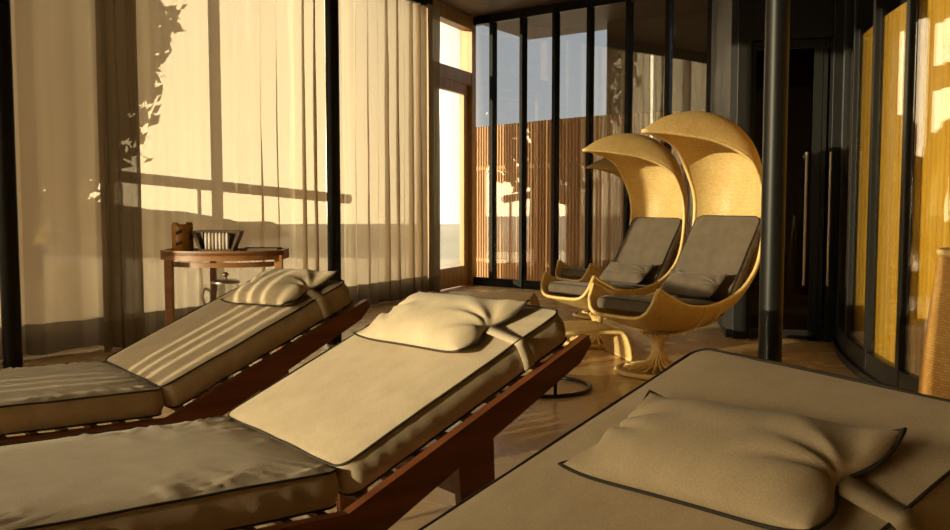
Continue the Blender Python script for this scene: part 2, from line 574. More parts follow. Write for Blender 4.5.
p = Vector(VEST[1]); q = Vector(VEST[2]); d = q - p; L = d.length
dr = empty('door_2', (p.x, p.y, 0), math.atan2(d.y, d.x)); tag(dr, None, None, None, 'structure')
f = MB()
f.box((0.05, 0, HC / 2), (0.10, 0.12, HC), None, 0.004)
f.box((L - 0.04, 0, HC / 2), (0.10, 0.12, HC), None, 0.004)
f.box((L / 2, 0, 2.75), (L - 0.19, 0.10, 1.04), None, 0.004)
f.build('door_frame', M_BLACK, dr)
for (x0, x1, hx) in ((0.10, 0.60, 0.50), (0.604, L - 0.09, 0.665)):
    g = MB()
    w_ = x1 - x0; xc = (x0 + x1) / 2
    g.box((xc, 0.0, 1.12), (w_ - 0.05, 0.012, 2.08))
    lf = g.build('door_leaf', M_DARKGLASS, dr)
    s = MB()
    s.box((x0 + 0.015, 0, 1.11), (0.03, 0.05, 2.22)); s.box((x1 - (0.03 if x0 < 0.2 else 0.008), 0, 1.11), (0.06 if x0 < 0.2 else 0.016, 0.05, 2.22))
    s.box((xc, 0, 0.045), (w_ - 0.08, 0.05, 0.07)); s.box((xc, 0, 2.19), (w_ - 0.08, 0.05, 0.06))
    s.build('door_stile', M_BLACK, lf)
    h = MB()
    h.tube([(hx, -0.075, 0.42), (hx, -0.075, 1.40)], 0.011, 10)
    h.tube([(hx, -0.075, 0.54), (hx, 0.0, 0.54)], 0.008, 8); h.tube([(hx, -0.075, 1.28), (hx, 0.0, 1.28)], 0.008, 8)
    tag(h.build('door_handle', M_STEEL, lf), 'long brushed steel bar handle')

# curved glass drum with golden battens inside
mull_deg = [180 - math.degrees(math.asin((yy - 3.95) / 8.0)) for yy in (6.66, 6.55, 5.95, 5.35, 4.76, 4.17, 3.57, 2.97, 2.37, 1.77, 1.17, 0.57)]
for i in range(len(mull_deg) - 1):
    a0, a1 = mull_deg[i], mull_deg[i + 1]
    wcount += 1
    r = empty('window_%d' % wcount, (*drum(a0), 0)); tag(r, None, None, None, 'structure')
    ox, oy = drum(a0)
    f = MB()
    n = 6
    def ring(z0, z1, r0, r1, aa0, aa1):
        for k in range(n):
            t0 = aa0 + (aa1 - aa0) * k / n; t1 = aa0 + (aa1 - aa0) * (k + 1) / n
            poly = [drum(t0, r0), drum(t0, r1), drum(t1, r1), drum(t1, r0)]
            f.prism([(x - ox, y - oy) for x, y in poly], z0, z1)
    ring(0, 0.045, DR - 0.05, DR + 0.05, a0, a1)
    ring(0.045, 0.16, DR - 0.03, DR + 0.02, a0, a1)
    ring(HC - 0.12, HC, DR - 0.03, DR + 0.03, a0, a1)
    ca = math.radians(a0)
    m_ = Matrix.Rotation(ca, 4, 'Z')
    f.box((0.0, 0, HC / 2), (0.046, 0.052, HC), m_, 0.003)
    f.build('window_frame', M_BLACK, r)
    g = MB()
    for k in range(n):
        t0 = a0 + (a1 - a0) * k / n; t1 = a0 + (a1 - a0) * (k + 1) / n
        poly = [drum(t0, DR - 0.006), drum(t0, DR + 0.006), drum(t1, DR + 0.006), drum(t1, DR - 0.006)]
        g.prism([(x - ox, y - oy) for x, y in poly], 0.17, HC - 0.12)
    g.build('pane', M_GLASS, r)


def screen(path, z0, z1, w, dpt, gap, material, label, group=None):
    """a run of upright battens on two rails, one mesh"""
    b = MB()
    o = Vector(path[0])
    for (pt, t, s) in resample(path, w + gap):
        a = math.atan2(t.y, t.x)
        m = Matrix.Translation((pt.x - o.x, pt.y - o.y, 0)) @ Matrix.Rotation(a, 4, 'Z')
        b.box((0, 0, (z0 + z1) / 2), (w, dpt, z1 - z0), m)
    r = empty('batten_screen', (o.x, o.y, 0))
    tag(r, label, 'screen', group)
    b.build('batten_panel', material, r)
    rel = [(x - o.x, y - o.y) for x, y in path]
    for zz in (z0 + 0.25, z1 - 0.55):
        rl = MB()
        for i in range(len(rel) - 1):
            wall_seg(rl, rel[i], rel[i + 1], zz - 0.025, zz + 0.025, dpt * 0.45)
        rl.build('rail', material, r)
    return r

lat = catmull([(0.02, 12.35), (0.72, 11.42), (1.46, 10.6), (2.04, 10.25), (2.75, 9.75)], 6)
screen(lat, 0.0, 2.02, 0.024, 0.045, 0.031, M_PINE, 'cedar batten screen standing behind the back glass wall')
screen([drum(a, DR - 0.045) for a in range(160, 206, 1)], 0.0, 2.10, 0.062, 0.03, 0.006, M_GOLD,
       'golden batten screen inside the curved glass drum')
screen([(2.75, 8.6), (4.2, 8.45)], 0.0, 1.52, 0.05, 0.03, 0.02, M_PINE, 'dim batten screen seen through the dark glass door')

# ------------------------------------------------------------------ outside
b = MB(); b.box((-20, 8, -0.10), (60, 70, 0.12))
b.v = [(x, y, z - 0.03) for x, y, z in b.v]
tag(b.build('ground', M_PAVE), 'pale terrace outside the windows', None, None, 'structure')
b = MB()
def hillp(u, v):
    x = -40 + 34 * u; y = 16 + 16 * v
    ridge = math.exp(-((v - 0.5) * 3) ** 2)
    h = (5.0 * (1 - u) ** 1.2 + 0.9) * ridge + 0.5 * noise.noise((x * 0.3, y * 0.3, 0)) * ridge
    return (x, y, h - 0.3)
b.grid(hillp, 50, 20)
tag(b.build('hill', M_HILL, None, True), 'dry golden hillside outside', None, None, 'structure')
def tree(x, y, h, rad, seed, label):
    rnd = random.Random(seed)
    r = empty('tree', (x, y, -0.09)); tag(r, label, 'tree', 'trees outside the curtains')
    b = MB(); b.tube([(0, 0, 0), (0.1, 0.05, h * 0.3), (0.05, -0.1, h * 0.75)], [0.22, 0.16, 0.06], 8); b.build('trunk', M_BARK, r, True)
    b = MB()
    for k in range(5200):
        d = Vector((rnd.gauss(0, 1), rnd.gauss(0, 1), rnd.gauss(0, 1))).normalized()
        q = rnd.random() ** 0.4
        lump = 1 + 0.35 * noise.noise(d * 2.2 + Vector((seed, 0, 0)))
        p = Vector((d.x * rad * q * lump, d.y * rad * q * lump, h * 0.58 + d.z * h * 0.44 * q * lump))
        n = Vector((rnd.gauss(0, 1), rnd.gauss(0, 1), rnd.gauss(0, 1))).normalized()
        a = n.orthogonal().normalized() * rnd.uniform(0.13, 0.26); c = n.cross(a) * 0.55
        b.add([p - a, p + c, p + a, p - c], [[0, 1, 2, 3]])
    b.build('foliage', M_LEAF, r)

M_BARK = simple('bark', (0.12, 0.075, 0.04), 0.9)
M_ANNEX = simple('annex_render', (0.16, 0.135, 0.105), 0.85)
M_SHADETREE = simple('shade_tree_leaf', (0.07, 0.085, 0.03), 0.8)
M_LEAF = simple('golden_leaf', (0.40, 0.27, 0.07), 0.7)
tree(-13.5, 16.0, 9.0, 3.2, 1, 'tall golden tree behind the curtain at the left edge')
tree(-6.0, 12.2, 8.0, 1.9, 2, 'golden tree behind the gathered curtain bundle')
tree(-9.3, 7.9, 8.0, 2.0, 4, 'golden tree added unseen outside the left windows to block sky light')  # added out of view to cut the sky light on the left curtain
tree(-10.5, 23.5, 10.0, 2.6, 3, 'farther golden tree behind the bright curtain')
b = MB(); wall_seg(b, (0.2, 14.6), (6.5, 13.2), -0.1, 1.95, 0.2)
tag(b.build('wall_terrace', M_PAVE), 'pale terrace wall behind the cedar battens', None, None, 'structure')
b = MB(); wall_seg(b, (1.70, 11.75), (3.6, 10.55), -0.1, HC + 0.4, 0.15)
tag(b.build('wall_annex', M_ANNEX), 'dark grey brown annex wall behind the cedar battens', None, None, 'structure')
r = empty('shade_tree', (-10.3, 0.35, -0.09)); tag(r, 'slim dark tree added out of view to shade the golden curtain', 'tree')  # tree added in the sun's path, unseen, to darken the golden curtain
b = MB(); b.tube([(0, 0, 0), (0, 0, 2.6), (0, 0, 5.4)], [0.14, 0.09, 0.02], 8); b.build('trunk', M_BARK, r, True)
b = MB(); rnd = random.Random(77)
for k in range(4200):
    zz = rnd.uniform(0.25, 5.8); rad = 0.92 * min(1, (zz / 0.7) ** 0.5) * max(0.05, (1 - (zz / 6.0) ** 2.2)) * rnd.random() ** 0.4
    a = rnd.uniform(0, 2 * PI); p = Vector((rad * math.cos(a), rad * math.sin(a), zz))
    n = Vector((rnd.gauss(0, 1), rnd.gauss(0, 1), rnd.gauss(0, .5))).normalized()
    a_ = n.orthogonal().normalized() * rnd.uniform(0.07, 0.13); c = n.cross(a_) * 0.5
    b.add([p - a_, p + c, p + a_, p - c], [[0, 1, 2, 3]])
b.build('foliage', M_SHADETREE, r)
# terrace handrail seen through the curtains, and unseen boards added to stripe the light
r = empty('terrace_railing', (-3.2, 8.6, 0)); tag(r, 'dark sloping handrail outside behind the sheer curtains', 'railing')
b = MB(); b.tube([(-1.0, -0.4, 1.36), (1.75, 2.0, 1.06)], 0.055, 10)
b.build('handrail', M_TEAK, r)
for t in (0.05, 0.5, 0.95):
    b = MB(); x = -1.0 + 2.75 * t; y = -0.4 + 2.4 * t
    b.tube([(x, y, -0.07), (x, y, 1.36 - 0.30 * t)], 0.02, 8); b.build('rail_post', M_BLACK, r)
r = empty('stripe_boards', (-6.15, -1.12, 0)); tag(r, 'unseen gapped boards added to stripe the sunlight on the left lounger', 'light blocker')
b = MB()
y = 0.0
for wd, gp in ((0.16, 0.05), (0.10, 0.055), (0.065, 0.055), (0.065, 0.055), (0.30, 0.03), (0.28, 0.0)):
    b.box((0, y + wd / 2, 0.72), (0.03, wd, 1.58)); y += wd + gp
b.build('board_panel', M_TEAK, r)


# ------------------------------------------------------------------ curtains
def curtain(path, name, label, amp, wave, seed, material, hem_m, z0=0.025, z1=3.12, hem=0.20, dens=None, group='sheer curtains along the window front'):
    rnd = random.Random(seed)
    o = Vector(path[0])
    pts = resample(path, 0.011)
    ph = 0.0
    base = []
    for (p, t, s) in pts:
        w = wave * max(0.45, 1.1 + 1.3 * noise.noise((s * 1.9, seed * 3.1, 0)))
        if dens:
            w *= dens(s)
        ph += 0.011 / max(w, 0.02) * 2 * PI
        n = Vector((-t.y, t.x))
        a = amp * (0.12 + 2.1 * abs(noise.noise((s * 2.1, seed, 5))) + 0.35 * abs(noise.noise((s * 7.0, seed, 2))))
        base.append((p - o, n, t, ph, a, s))
    def row(z, off):
        out = []
        k = (z - z0) / (z1 - z0)
        for (p, n, t, ph, a, s) in base:
            aa = a * (1.15 - 0.35 * k)
            d = aa * math.sin(ph + 0.5 * noise.noise((s * 3, z * 0.9, seed)))
            d += 0.012 * noise.noise((s * 6, z * 1.2, seed + 9))
            q = p + n * (d + off) + t * (0.3 * aa * math.sin(2 * ph))
            zz = z + (0.012 * math.sin(ph * 0.5 + seed) if z < z0 + 0.01 else 0)
            out.append((q.x, q.y, zz))
        return out
    def sheet(zs, off):
        b = MB()
        rows = [row(z, off) for z in zs]
        m = len(base)
        vs = [v for r_ in rows for v in r_]
        uvs = [(base[i][5], z) for z in zs for i in range(m)]
        fs = [[j * m + i, j * m + i + 1, (j + 1) * m + i + 1, (j + 1) * m + i] for j in range(len(zs) - 1) for i in range(m - 1)]
        b.add(vs, fs, uvs)
        return b
    r = empty(name, (o.x, o.y, 0)); tag(r, label, 'curtain', group)
    sheet([z0 + hem + (z1 - z0 - hem) * i / 16 for i in range(17)], 0).build('curtain_cloth', material, r, True)
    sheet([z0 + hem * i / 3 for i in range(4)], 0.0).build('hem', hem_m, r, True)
    return r


curtain([(-0.52, 10.0), (-1.338, 8.50)][::1], 'curtain', 'pale sheer curtain between the black post and the oak door', 0.044, 0.15, 3, M_SHEER, M_SHEERDARK)
curtain([(-1.365, 8.44), (-2.02, 7.32), (-2.44, 6.66)], 'curtain', 'wide bright sheer curtain hanging behind the teak side table', 0.044, 0.16, 11, M_SHEER, M_SHEERDARK)
curtain([(-2.50, 6.52), (-3.10, 5.84), (-4.35, 3.75)], 'curtain', 'golden sheer curtain at the left edge of the room', 0.040, 0.17, 23, M_SHEER, M_SHEERDARK)
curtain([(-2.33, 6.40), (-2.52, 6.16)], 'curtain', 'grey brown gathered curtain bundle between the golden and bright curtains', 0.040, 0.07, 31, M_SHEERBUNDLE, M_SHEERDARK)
curtain([(-5.50, -2.30), (-5.08, -4.66)], 'curtain', 'heavy linen curtain added behind the camera to spread soft light', 0.04, 0.14, 41, M_SHEERREAR, M_SHEERREAR, group=None)  # added out of view; its glow brightens the near right lounger
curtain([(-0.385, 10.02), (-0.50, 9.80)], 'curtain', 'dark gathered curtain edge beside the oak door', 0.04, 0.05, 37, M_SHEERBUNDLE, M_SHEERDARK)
r = empty('curtain_track', (0, 0, 0)); tag(r, 'dark ceiling track along the tops of the curtains', 'curtain track')
b = MB()
trk = [(-0.48, 10.05), (-1.97, 7.32), (-3.10, 5.84), (-4.35, 3.75)]
for i in range(len(trk) - 1):
    wall_seg(b, trk[i], trk[i + 1], 3.12, HC, 0.06)
b.build('rail', M_BLACK, r)


# ------------------------------------------------------------------ posts
def post(x, y, rad, label):
    r = empty('support_post', (x, y, 0)); tag(r, label, 'post', 'black posts')
    b = MB(); b.lathe([(0.0, 0), (rad, 0), (rad, HC), (0, HC)], n=32)
    b.build('shaft', M_BLACK, r, True, angle=40)
    b = MB(); b.lathe([(rad + 0.0005, 0), (rad + 0.012, 0), (rad + 0.012, 0.012), (rad + 0.0005, 0.014)], n=32)
    b.build('base_collar', M_BLACK, r, True, angle=40)

post(1.285, 3.95, 0.050, 'round black steel post standing in front of the rattan chair')
post(-1.025, 6.65, 0.048, 'round black steel post standing before the sheer curtains by the left lounger')
post(-2.78, 5.45, 0.055, 'round black steel post at the left edge of the picture')


# ------------------------------------------------------------------ cushions
def rrect(x, y, hx, hy, R):
    sx = 1 if x >= 0 else -1; sy = 1 if y >= 0 else -1
    ax, ay = abs(x), abs(y)
    cx, cy = ax - (hx - R), ay - (hy - R)
    if cx > 0 and cy > 0:
        m = max(cx, cy); l = math.hypot(cx, cy)
        ax = hx - R + cx * m / l; ay = hy - R + cy * m / l
    return sx * ax, sy * ay


def cushion(L, W, T, R, puff, wr, seed, mtx, mat_body, mat_pipe, name, parent, nx=72, ny=48, pleat=0.0016):
    hx, hy = L / 2, W / 2
    def gather(px, py, top):
        d1 = hx - abs(px); d2 = hy - abs(py)
        g = 0.0
        for (dd, q, sd) in ((d1, py, 1), (d2, px, 2)):
            if dd < 0.25:
                k = noise.noise((q * 9 + dd * 5 * sd, seed + sd, (1 if px > 0 else 2) + (3 if py > 0 else 5)))
                e = math.exp(-dd / 0.075) * min(1, dd / 0.012)
                rid = 1 - abs(math.sin(q * 46 + 5 * k + dd * 16))
                amp = max(0.0, noise.noise((q * 4.1, seed * 1.7 + sd, 2.2)) + 0.30)
                g += wr * e * rid ** 2 * amp * 1.6
        g += 0.0014 * noise.noise((px * 3 + seed, py * 3, 3)) + 0.0008 * noise.noise((px * 11, py * 11 + seed, 3))
        return g
    def zt(px, py):
        a = min(1, abs(px) / hx); c = min(1, abs(py) / hy)
        e = (1 - a ** 7) * (1 - c ** 7)
        edge = min(1, min(hx - abs(px), hy - abs(py)) / 0.02)
        return T / 2 + puff * e + gather(px, py, 1) * max(0, edge)
    b = MB()
    def spaced(k):           # denser near the edges
        return 0.5 - 0.5 * math.cos(PI * k) if False else k * 0.6 + 0.4 * (0.5 - 0.5 * math.cos(PI * k))
    def top(u, v):
        x, y = rrect(-hx + L * spaced(u), -hy + W * spaced(v), hx, hy, R)
        return mtx @ Vector((x, y, zt(x, y)))
    def bot(u, v):
        x, y = rrect(-hx + L * spaced(u), hy - W * spaced(v), hx, hy, R)
        return mtx @ Vector((x, y, -T / 2))
    b.grid(top, nx, ny, lambda u, v: (u * L, v * W)); b.grid(bot, 12, 8)
    per = []
    N = 200
    for k in range(N):       # perimeter of the rounded rectangle
        s = k / N * 2 * (L + W)
        if s < L: x, y = -hx + s, -hy
        elif s < L + W: x, y = hx, -hy + (s - L)
        elif s < 2 * L + W: x, y = hx - (s - L - W), hy
        else: x, y = -hx, hy - (s - 2 * L - W)
        x, y = rrect(x, y, hx, hy, R)
        per.append(Vector((x, y)))
    rows = 6
    vs = []; uvs = []
    for j in range(rows + 1):
        t = j / rows
        for k in range(N):
            p = per[k]; n = (per[(k + 1) % N] - per[k - 1]); n = Vector((n.y, -n.x)).normalized()
            s = k / N * 2 * (L + W)
            bul = 0.010 * math.sin(PI * t) + pleat * math.sin(PI * t) * noise.noise((s * 38, t * 1.2, seed)) * 2
            q = p + n * bul
            vs.append(mtx @ Vector((q.x, q.y, T / 2 - T * t))); uvs.append((s, t * T))
    fs = [[j * N + k, (j + 1) * N + k, (j + 1) * N + (k + 1) % N, j * N + (k + 1) % N] for j in range(rows) for k in range(N)]
    b.add(vs, fs, uvs)
    o = b.build(name, mat_body, parent, True)
    pb = MB()
    for z in (T / 2 + 0.001, -T / 2 + 0.003):
        pts = []
        for k in range(N):
            p = per[k]; n = (per[(k + 1) % N] - per[k - 1]); n = Vector((n.y, -n.x)).normalized()
            q = p + n * 0.002
            pts.append(mtx @ Vector((q.x, q.y, z + 0.0025 * noise.noise((k * 0.13, seed, z * 9)))))
        pb.tube(pts, 0.0031, 6, closed=True)
    tag(pb.build('piping', mat_pipe, o, True), 'dark brown corded piping')
    return o


def pillow(Lx, Ly, T, mtx, mat_body, mat_pipe, name, parent, seed, pinch=0.03, flat=0.35):
    """Ly is the long way; pinched in the middle of both short ends"""
    hx, hy = Lx / 2, Ly / 2
    def plan(a, c):
        x = hx * a * (1 - 0.05 * (1 - c * c) + 0.005 * c ** 4)
        y = hy * c * (1 - 0.02 * (1 - a * a)) - math.copysign(pinch * math.exp(-(a / 0.35) ** 2) * abs(c) ** 5, c)
        return x, y
    def th(a, c):
        e = max(0.0, (1 - abs(a) ** 2.6)) ** 0.55 * max(0.0, (1 - abs(c) ** 3.2)) ** 0.6
        w = 0.0
        if abs(c) > 0.25:        # creases that fan out from the pinched end
            ang = math.atan2(a, 1.08 - abs(c))
            fall = math.exp(-((1.0 - abs(c)) / 0.33))
            w = 0.19 * fall * (math.cos(ang * 8 + 1.5 * noise.noise((ang * 2, seed, 1)) + seed))
        w += 0.10 * noise.noise((a * 1.6 + seed, c * 2.2, 7))
        ed = min(1, (1 - abs(c)) * 12) * min(1, (1 - abs(a)) * 8)
        return T * (e + w * ed * e ** 0.3)
    def curl(a, c):              # corners lift a little
        return 0.018 * (abs(a) ** 3) * (abs(c) ** 6)
    b = MB()
    def up(u, v):
        a, c = -1 + 2 * u, -1 + 2 * v; x, y = plan(a, c)
        return mtx @ Vector((x, y, th(a, c) + curl(a, c)))
    def dn(u, v):
        a, c = -1 + 2 * u, 1 - 2 * v; x, y = plan(a, c)
        e = max(0.0, (1 - abs(a) ** 2.6)) ** 0.55 * max(0.0, (1 - abs(c) ** 3.2)) ** 0.6
        return mtx @ Vector((x, y, -flat * T * e + curl(a, c)))
    b.grid(up, 44, 64); b.grid(dn, 44, 64)
    o = b.build(name, mat_body, parent, True, merge=0.0004)
    pts = []
    for k in range(40): pts.append((-1 + 2 * k / 40, -1))
    for k in range(60): pts.append((1, -1 + 2 * k / 60))
    for k in range(40): pts.append((1 - 2 * k / 40, 1))
    for k in range(60): pts.append((-1, 1 - 2 * k / 60))
    pb = MB()
    pb.tube([mtx @ Vector((*plan(a, c), curl(a, c))) for a, c in pts], 0.0034, 6, closed=True)
    tag(pb.build('piping', mat_pipe, o, True), 'dark brown corded piping')
    return o


# ------------------------------------------------------------------ sun loungers
TH = math.radians(24.3)
ZB = 0.345                                   # underside of the mattress at the bend
T_M = 0.085
def back_m(s, y, n):
    """matrix for the back plane: s up the slope, n out of it"""
    return Matrix.Translation((0, 0, ZB)) @ Matrix.Rotation(-TH, 4, 'Y') @ Matrix.Translation((s, y, n))


def make_lounger(loc, rz, ps, py, pw, pr, seed, pl_len=0.52, pleat=0.0016):
    r = empty('sun_lounger', loc, rz)
    LF, LB = 1.24, 0.755
    SLOPE = 0.018
    # bent side boards
    c, s_ = math.cos(TH), math.sin(TH)
    h = 0.105
    e = LB + 0.072
    for sy in (1, -1):
        top = [(-LF - 0.04, ZB + 0.02), (0.0, ZB - 0.004), (e * c, ZB + e * s_ - 0.004)]
        h2 = 0.058
        bot = [(e * c + 0.010, ZB + e * s_ - 0.030), ((e - 0.06) * c + h2 * s_, ZB + (e - 0.06) * s_ - h2 * c),
               (0.025, ZB - h), (-LF - 0.04, ZB + 0.02 - h)]
        b = MB(); b.prism(top + bot, sy * 0.354 - 0.014, sy * 0.354 + 0.014, 'y')
        b.build('side_rail', M_MAHOG, r)
        for (x0, x1, splay) in ((0.325, 0.44, 0.03), (-1.02, -0.90, -0.03)):
            if x0 > 0:
                zt0, zt1 = ZB + x0 * math.tan(TH) - 0.05, ZB + x1 * math.tan(TH) - 0.05
            else:
                zt0 = zt1 = ZB - 0.04
            b = MB(); b.prism([(x0, zt0), (x1, zt1), (x1 + splay - 0.01, 0), (x0 + splay + 0.01, 0)], sy * 0.327 - 0.013, sy * 0.327 + 0.013, 'y')
            b.build('leg', M_MAHOG, r)
    for x in (0.40, -0.95):
        b = MB(); b.box((x, 0, 0.32 if x > 0 else 0.22), (0.03, 0.626, 0.085), None, 0.003); b.build('stretcher', M_MAHOG, r)
    x = 0.0
    for i in range(9):                       # slats of the back
        b = MB(); b.box((0, 0, 0), (0.024, 0.680, 0.016), back_m(0.055 + i * 0.086, 0, -0.0095), 0.002); b.build('slat', M_SLATLIGHT, r)
    for i in range(14):
        b = MB(); b.box((-0.05 - i * 0.086, 0, ZB - 0.0105 + 0.016 * (0.05 + i * 0.086)), (0.024, 0.680, 0.016), None, 0.002)
        b.build('slat', M_SLATLIGHT, r)
    # mattress in two hinged pads
    mseat = Matrix.Translation((0, 0, ZB + 0.001)) @ Matrix.Rotation(math.radians(1.0), 4, 'Y') @ Matrix.Translation((-LF / 2 - 0.004, 0, T_M / 2))
    cushion(LF, 0.662, T_M, 0.03, 0.014, 0.014, seed + 3, mseat, M_LINEN, M_PIPE, 'seat_cushion', r, pleat=pleat)
    mb = back_m(LB / 2 + 0.035, 0, T_M / 2 + 0.001)
    bc = cushion(LB, 0.662, T_M, 0.035, 0.010, 0.004, seed + 8, mb, M_LINEN, M_PIPE, 'back_cushion', r, pleat=pleat)
    mp = back_m(ps, py, T_M + 0.028) @ Matrix.Rotation(math.radians(pr), 4, 'Z')
    pl = pillow(pw, pl_len, 0.060, mp, M_PILLOW, M_PIPE, 'pillow', r, seed + 1)
    # webbing strap from the pinched end over the pad's edge
    se = Matrix.Rotation(math.radians(pr), 4, 'Z') @ Vector((0, 0.035 - pl_len / 2, 0)); s0, y0 = ps + se.x, py + se.y
    ym = (y0 - 0.33) / 2
    path = [(s0, y0, T_M + 0.032), (s0 + 0.003, y0 * 0.5 - 0.325 * 0.5, T_M + 0.019), (s0 + 0.006, -0.325, T_M + 0.006),
            (s0 + 0.006, -0.342, T_M + 0.001), (s0 + 0.006, -0.347, T_M - 0.018), (s0 + 0.006, -0.348, 0.03), (s0 + 0.006, -0.342, 0.008)]
    path = catmull(path, 5)
    b = MB()
    Mb = back_m(0, 0, 0)
    vs = []
    for (s, y, n) in path:
        for ds in (-0.018, 0.018):
            vs.append(Mb @ Vector((s + ds, y, n)))
    nn = len(path)
    b.add(vs, [[2 * i, 2 * i + 1, 2 * i + 3, 2 * i + 2] for i in range(nn - 1)])
    st = b.build('strap', M_STRAP, pl, True)
    sm = st.modifiers.new('thick', 'SOLIDIFY'); sm.thickness = 0.003; sm.offset = 1
    tag(st, 'sand coloured webbing strap')
    return r

RZ = math.atan2(0.609, 0.793)
lo = make_lounger((-0.51, 2.32, 0), RZ, 0.605, -0.01, 0.27, 3, 1, 0.50)
tag(lo, 'mahogany sun lounger with the sunlit back pad, between the other two loungers', 'sun lounger', 'sun loungers')
l2 = make_lounger((-1.22, 3.22, 0), RZ, 0.635, -0.085, 0.25, 7, 6, 0.46, 0.0032)
tag(l2, 'mahogany sun lounger striped with light next to the teak side table', 'sun lounger', 'sun loungers')
l3 = make_lounger((-0.006, 1.252, 0), math.radians(26.3), 0.495, -0.045, 0.238, 9, 12, 0.49)
tag(l3, 'sun lounger in the near right corner with large shaded pillow', 'sun lounger', 'sun loungers')


# ------------------------------------------------------------------ rattan moon chairs
#        x      z     half-w  rise
SPINE = [(0.35, 0.375, 0.260, 0.185),
         (0.25, 0.335, 0.265, 0.175),
         (0.10, 0.285, 0.270, 0.165),
         (-0.08, 0.262, 0.270, 0.160),
         (-0.25, 0.268, 0.270, 0.160),
         (-0.43, 0.315, 0.270, 0.155),
         (-0.60, 0.420, 0.270, 0.135),
         (-0.74, 0.580, 0.270, 0.125),
         (-0.82, 0.800, 0.270, 0.135),
         (-0.86, 1.050, 0.265, 0.165),
         (-0.83, 1.280, 0.265, 0.215),
         (-0.73, 1.460, 0.255, 0.235),
         (-0.56, 1.565, 0.225, 0.230),
         (-0.33, 1.590, 0.170, 0.185),
         (-0.08, 1.545, 0.095, 0.110),
         (0.13, 1.455, 0.003, 0.0)]
SP = catmull(SPINE, 6)


def shell_pt(i, v):
    x, z, w, rr = SP[i]
    a = SP[max(i - 1, 0)]; c = SP[min(i + 1, len(SP) - 1)]
    t = Vector((c[0] - a[0], c[1] - a[1])).normalized()
    n = Vector((t.y, -t.x)) * 1.0            # towards the sitter
    n = Vector((-n.x, -n.y)) if (n.x * (-0.15 - x) + n.y * (0.9 - z)) < 0 else n
    ex = 2.1 + 2.6 * max(0.0, 1 - i / 13.0)            # the foot end is trough shaped
    k = abs(v) ** ex * rr
    y = w * math.sin(v * PI / 2 * 0.86) / math.sin(PI / 2 * 0.86)
    return Vector((x + n.x * k, y, z + n.y * k))


def inner(i, y, off):
    """point on the inside of the shell at spine index i, lifted by off"""
    x, z, w, rr = SP[i]
    p = shell_pt(i, 0)
    q = shell_pt(i, 0.9); n = Vector((q.x - p.x, 0, q.z - p.z)).normalized()
    return Vector((p.x, y, p.z)) + n * off


def make_chair(loc, rz, label):
    r = empty('rattan_chair', loc, rz); tag(r, label, 'chair', 'rattan moon chairs')
    nI = len(SP) - 1; nV = 32
    b = MB()
    acc = [0.0]
    for i in range(nI):
        acc.append(acc[-1] + math.hypot(SP[i + 1][0] - SP[i][0], SP[i + 1][1] - SP[i][1]))
    b.grid(lambda u, v: shell_pt(round(u * nI), -1 + 2 * v), nI, nV, lambda u, v: (v * 0.75, acc[round(u * nI)]))
    sh = b.build('shell', M_WICK, r, True)
    so = sh.modifiers.new('thick', 'SOLIDIFY'); so.thickness = 0.016; so.offset = 0
    b = MB()
    edge = [shell_pt(i, -1) for i in range(nI + 1)] + [shell_pt(i, 1) for i in range(nI, -1, -1)]
    edge += [shell_pt(0, 1 - 2 * k / 14) for k in range(1, 14)]
    b.tube(edge, 0.0115, 8, closed=True)
    b.build('rim', M_WICKRIM, sh, True)
    # two ribs under the seat
    for i0 in (20, 26):
        b = MB()
        b.tube([shell_pt(i0, v / 10) - Vector((0, 0, 0.016)) for v in range(-10, 11)], 0.008, 6)
        b.build('rib', M_WICKRIM, sh, True)
    # pedestal: fluted neck on an oval disc
    b = MB()
    prof = catmull([(0.205, 0.034), (0.14, 0.042), (0.075, 0.064), (0.042, 0.105), (0.030, 0.150), (0.036, 0.195), (0.066, 0.232), (0.115, 0.246)], 4)
    for k in range(22):
        a = 2 * PI * k / 22
        b.tube([(-0.03 + q * math.cos(a), q * math.sin(a), z) for q, z in prof], 0.0075, 6)
    b.lathe([(q * 0.93, z) for q, z in prof[6:]], (-0.03, 0, 0), 32)
    b.build('pedestal', M_WICKRIM, r, True)
    b = MB()
    b.lathe([(0.0, 0.003), (0.245, 0.003), (0.245, 0.022), (0.0, 0.024)], (-0.03, 0, 0), 48, 4)
    b.build('base_disc', M_WICK, r, True, angle=40)
    b = MB()
    b.tube([(-0.03 + 0.248 * math.cos(2 * PI * k / 48), 0.248 * math.sin(2 * PI * k / 48), 0.017) for k in range(48)], 0.016, 8, closed=True)
    b.build('base_ring', M_WICKRIM, r, True)
    # pads
    def pad(p0, p1, W, T, name, seed):
        d = Vector((p1[0] - p0[0], 0, p1[1] - p0[1])); L = d.length
        ang = math.atan2(d.z, d.x)
        m = Matrix.Translation((p0[0], 0, p0[1])) @ Matrix.Rotation(-ang, 4, 'Y') @ Matrix.Translation((L / 2, 0, 0))
        if d.x < 0:                          # keep the pad's top towards the sitter
            m = m @ Matrix.Rotation(PI, 4, 'X')
        return cushion(L, W, T, 0.05, 0.022, 0.004, seed, m, M_GREY, M_PIPE, name, r, 40, 32, 0.003)
    pad((0.285, 0.435), (-0.40, 0.375), 0.45, 0.065, 'seat_pad', 3)
    pad((-0.40, 0.42), (-0.735, 0.925), 0.49, 0.075, 'back_pad', 5)
    return r


def lumbar(loc, rz, label):
    r = empty('lumbar_cushion', loc, rz); tag(r, label, 'cushion', 'small cushions on the rattan chairs')
    m = Matrix.Rotation(math.radians(40), 4, 'Y')
    pillow(0.20, 0.42, 0.055, m, M_GREY, M_PIPE, 'cushion_body', r, 5, 0.01, 0.8)
    return r

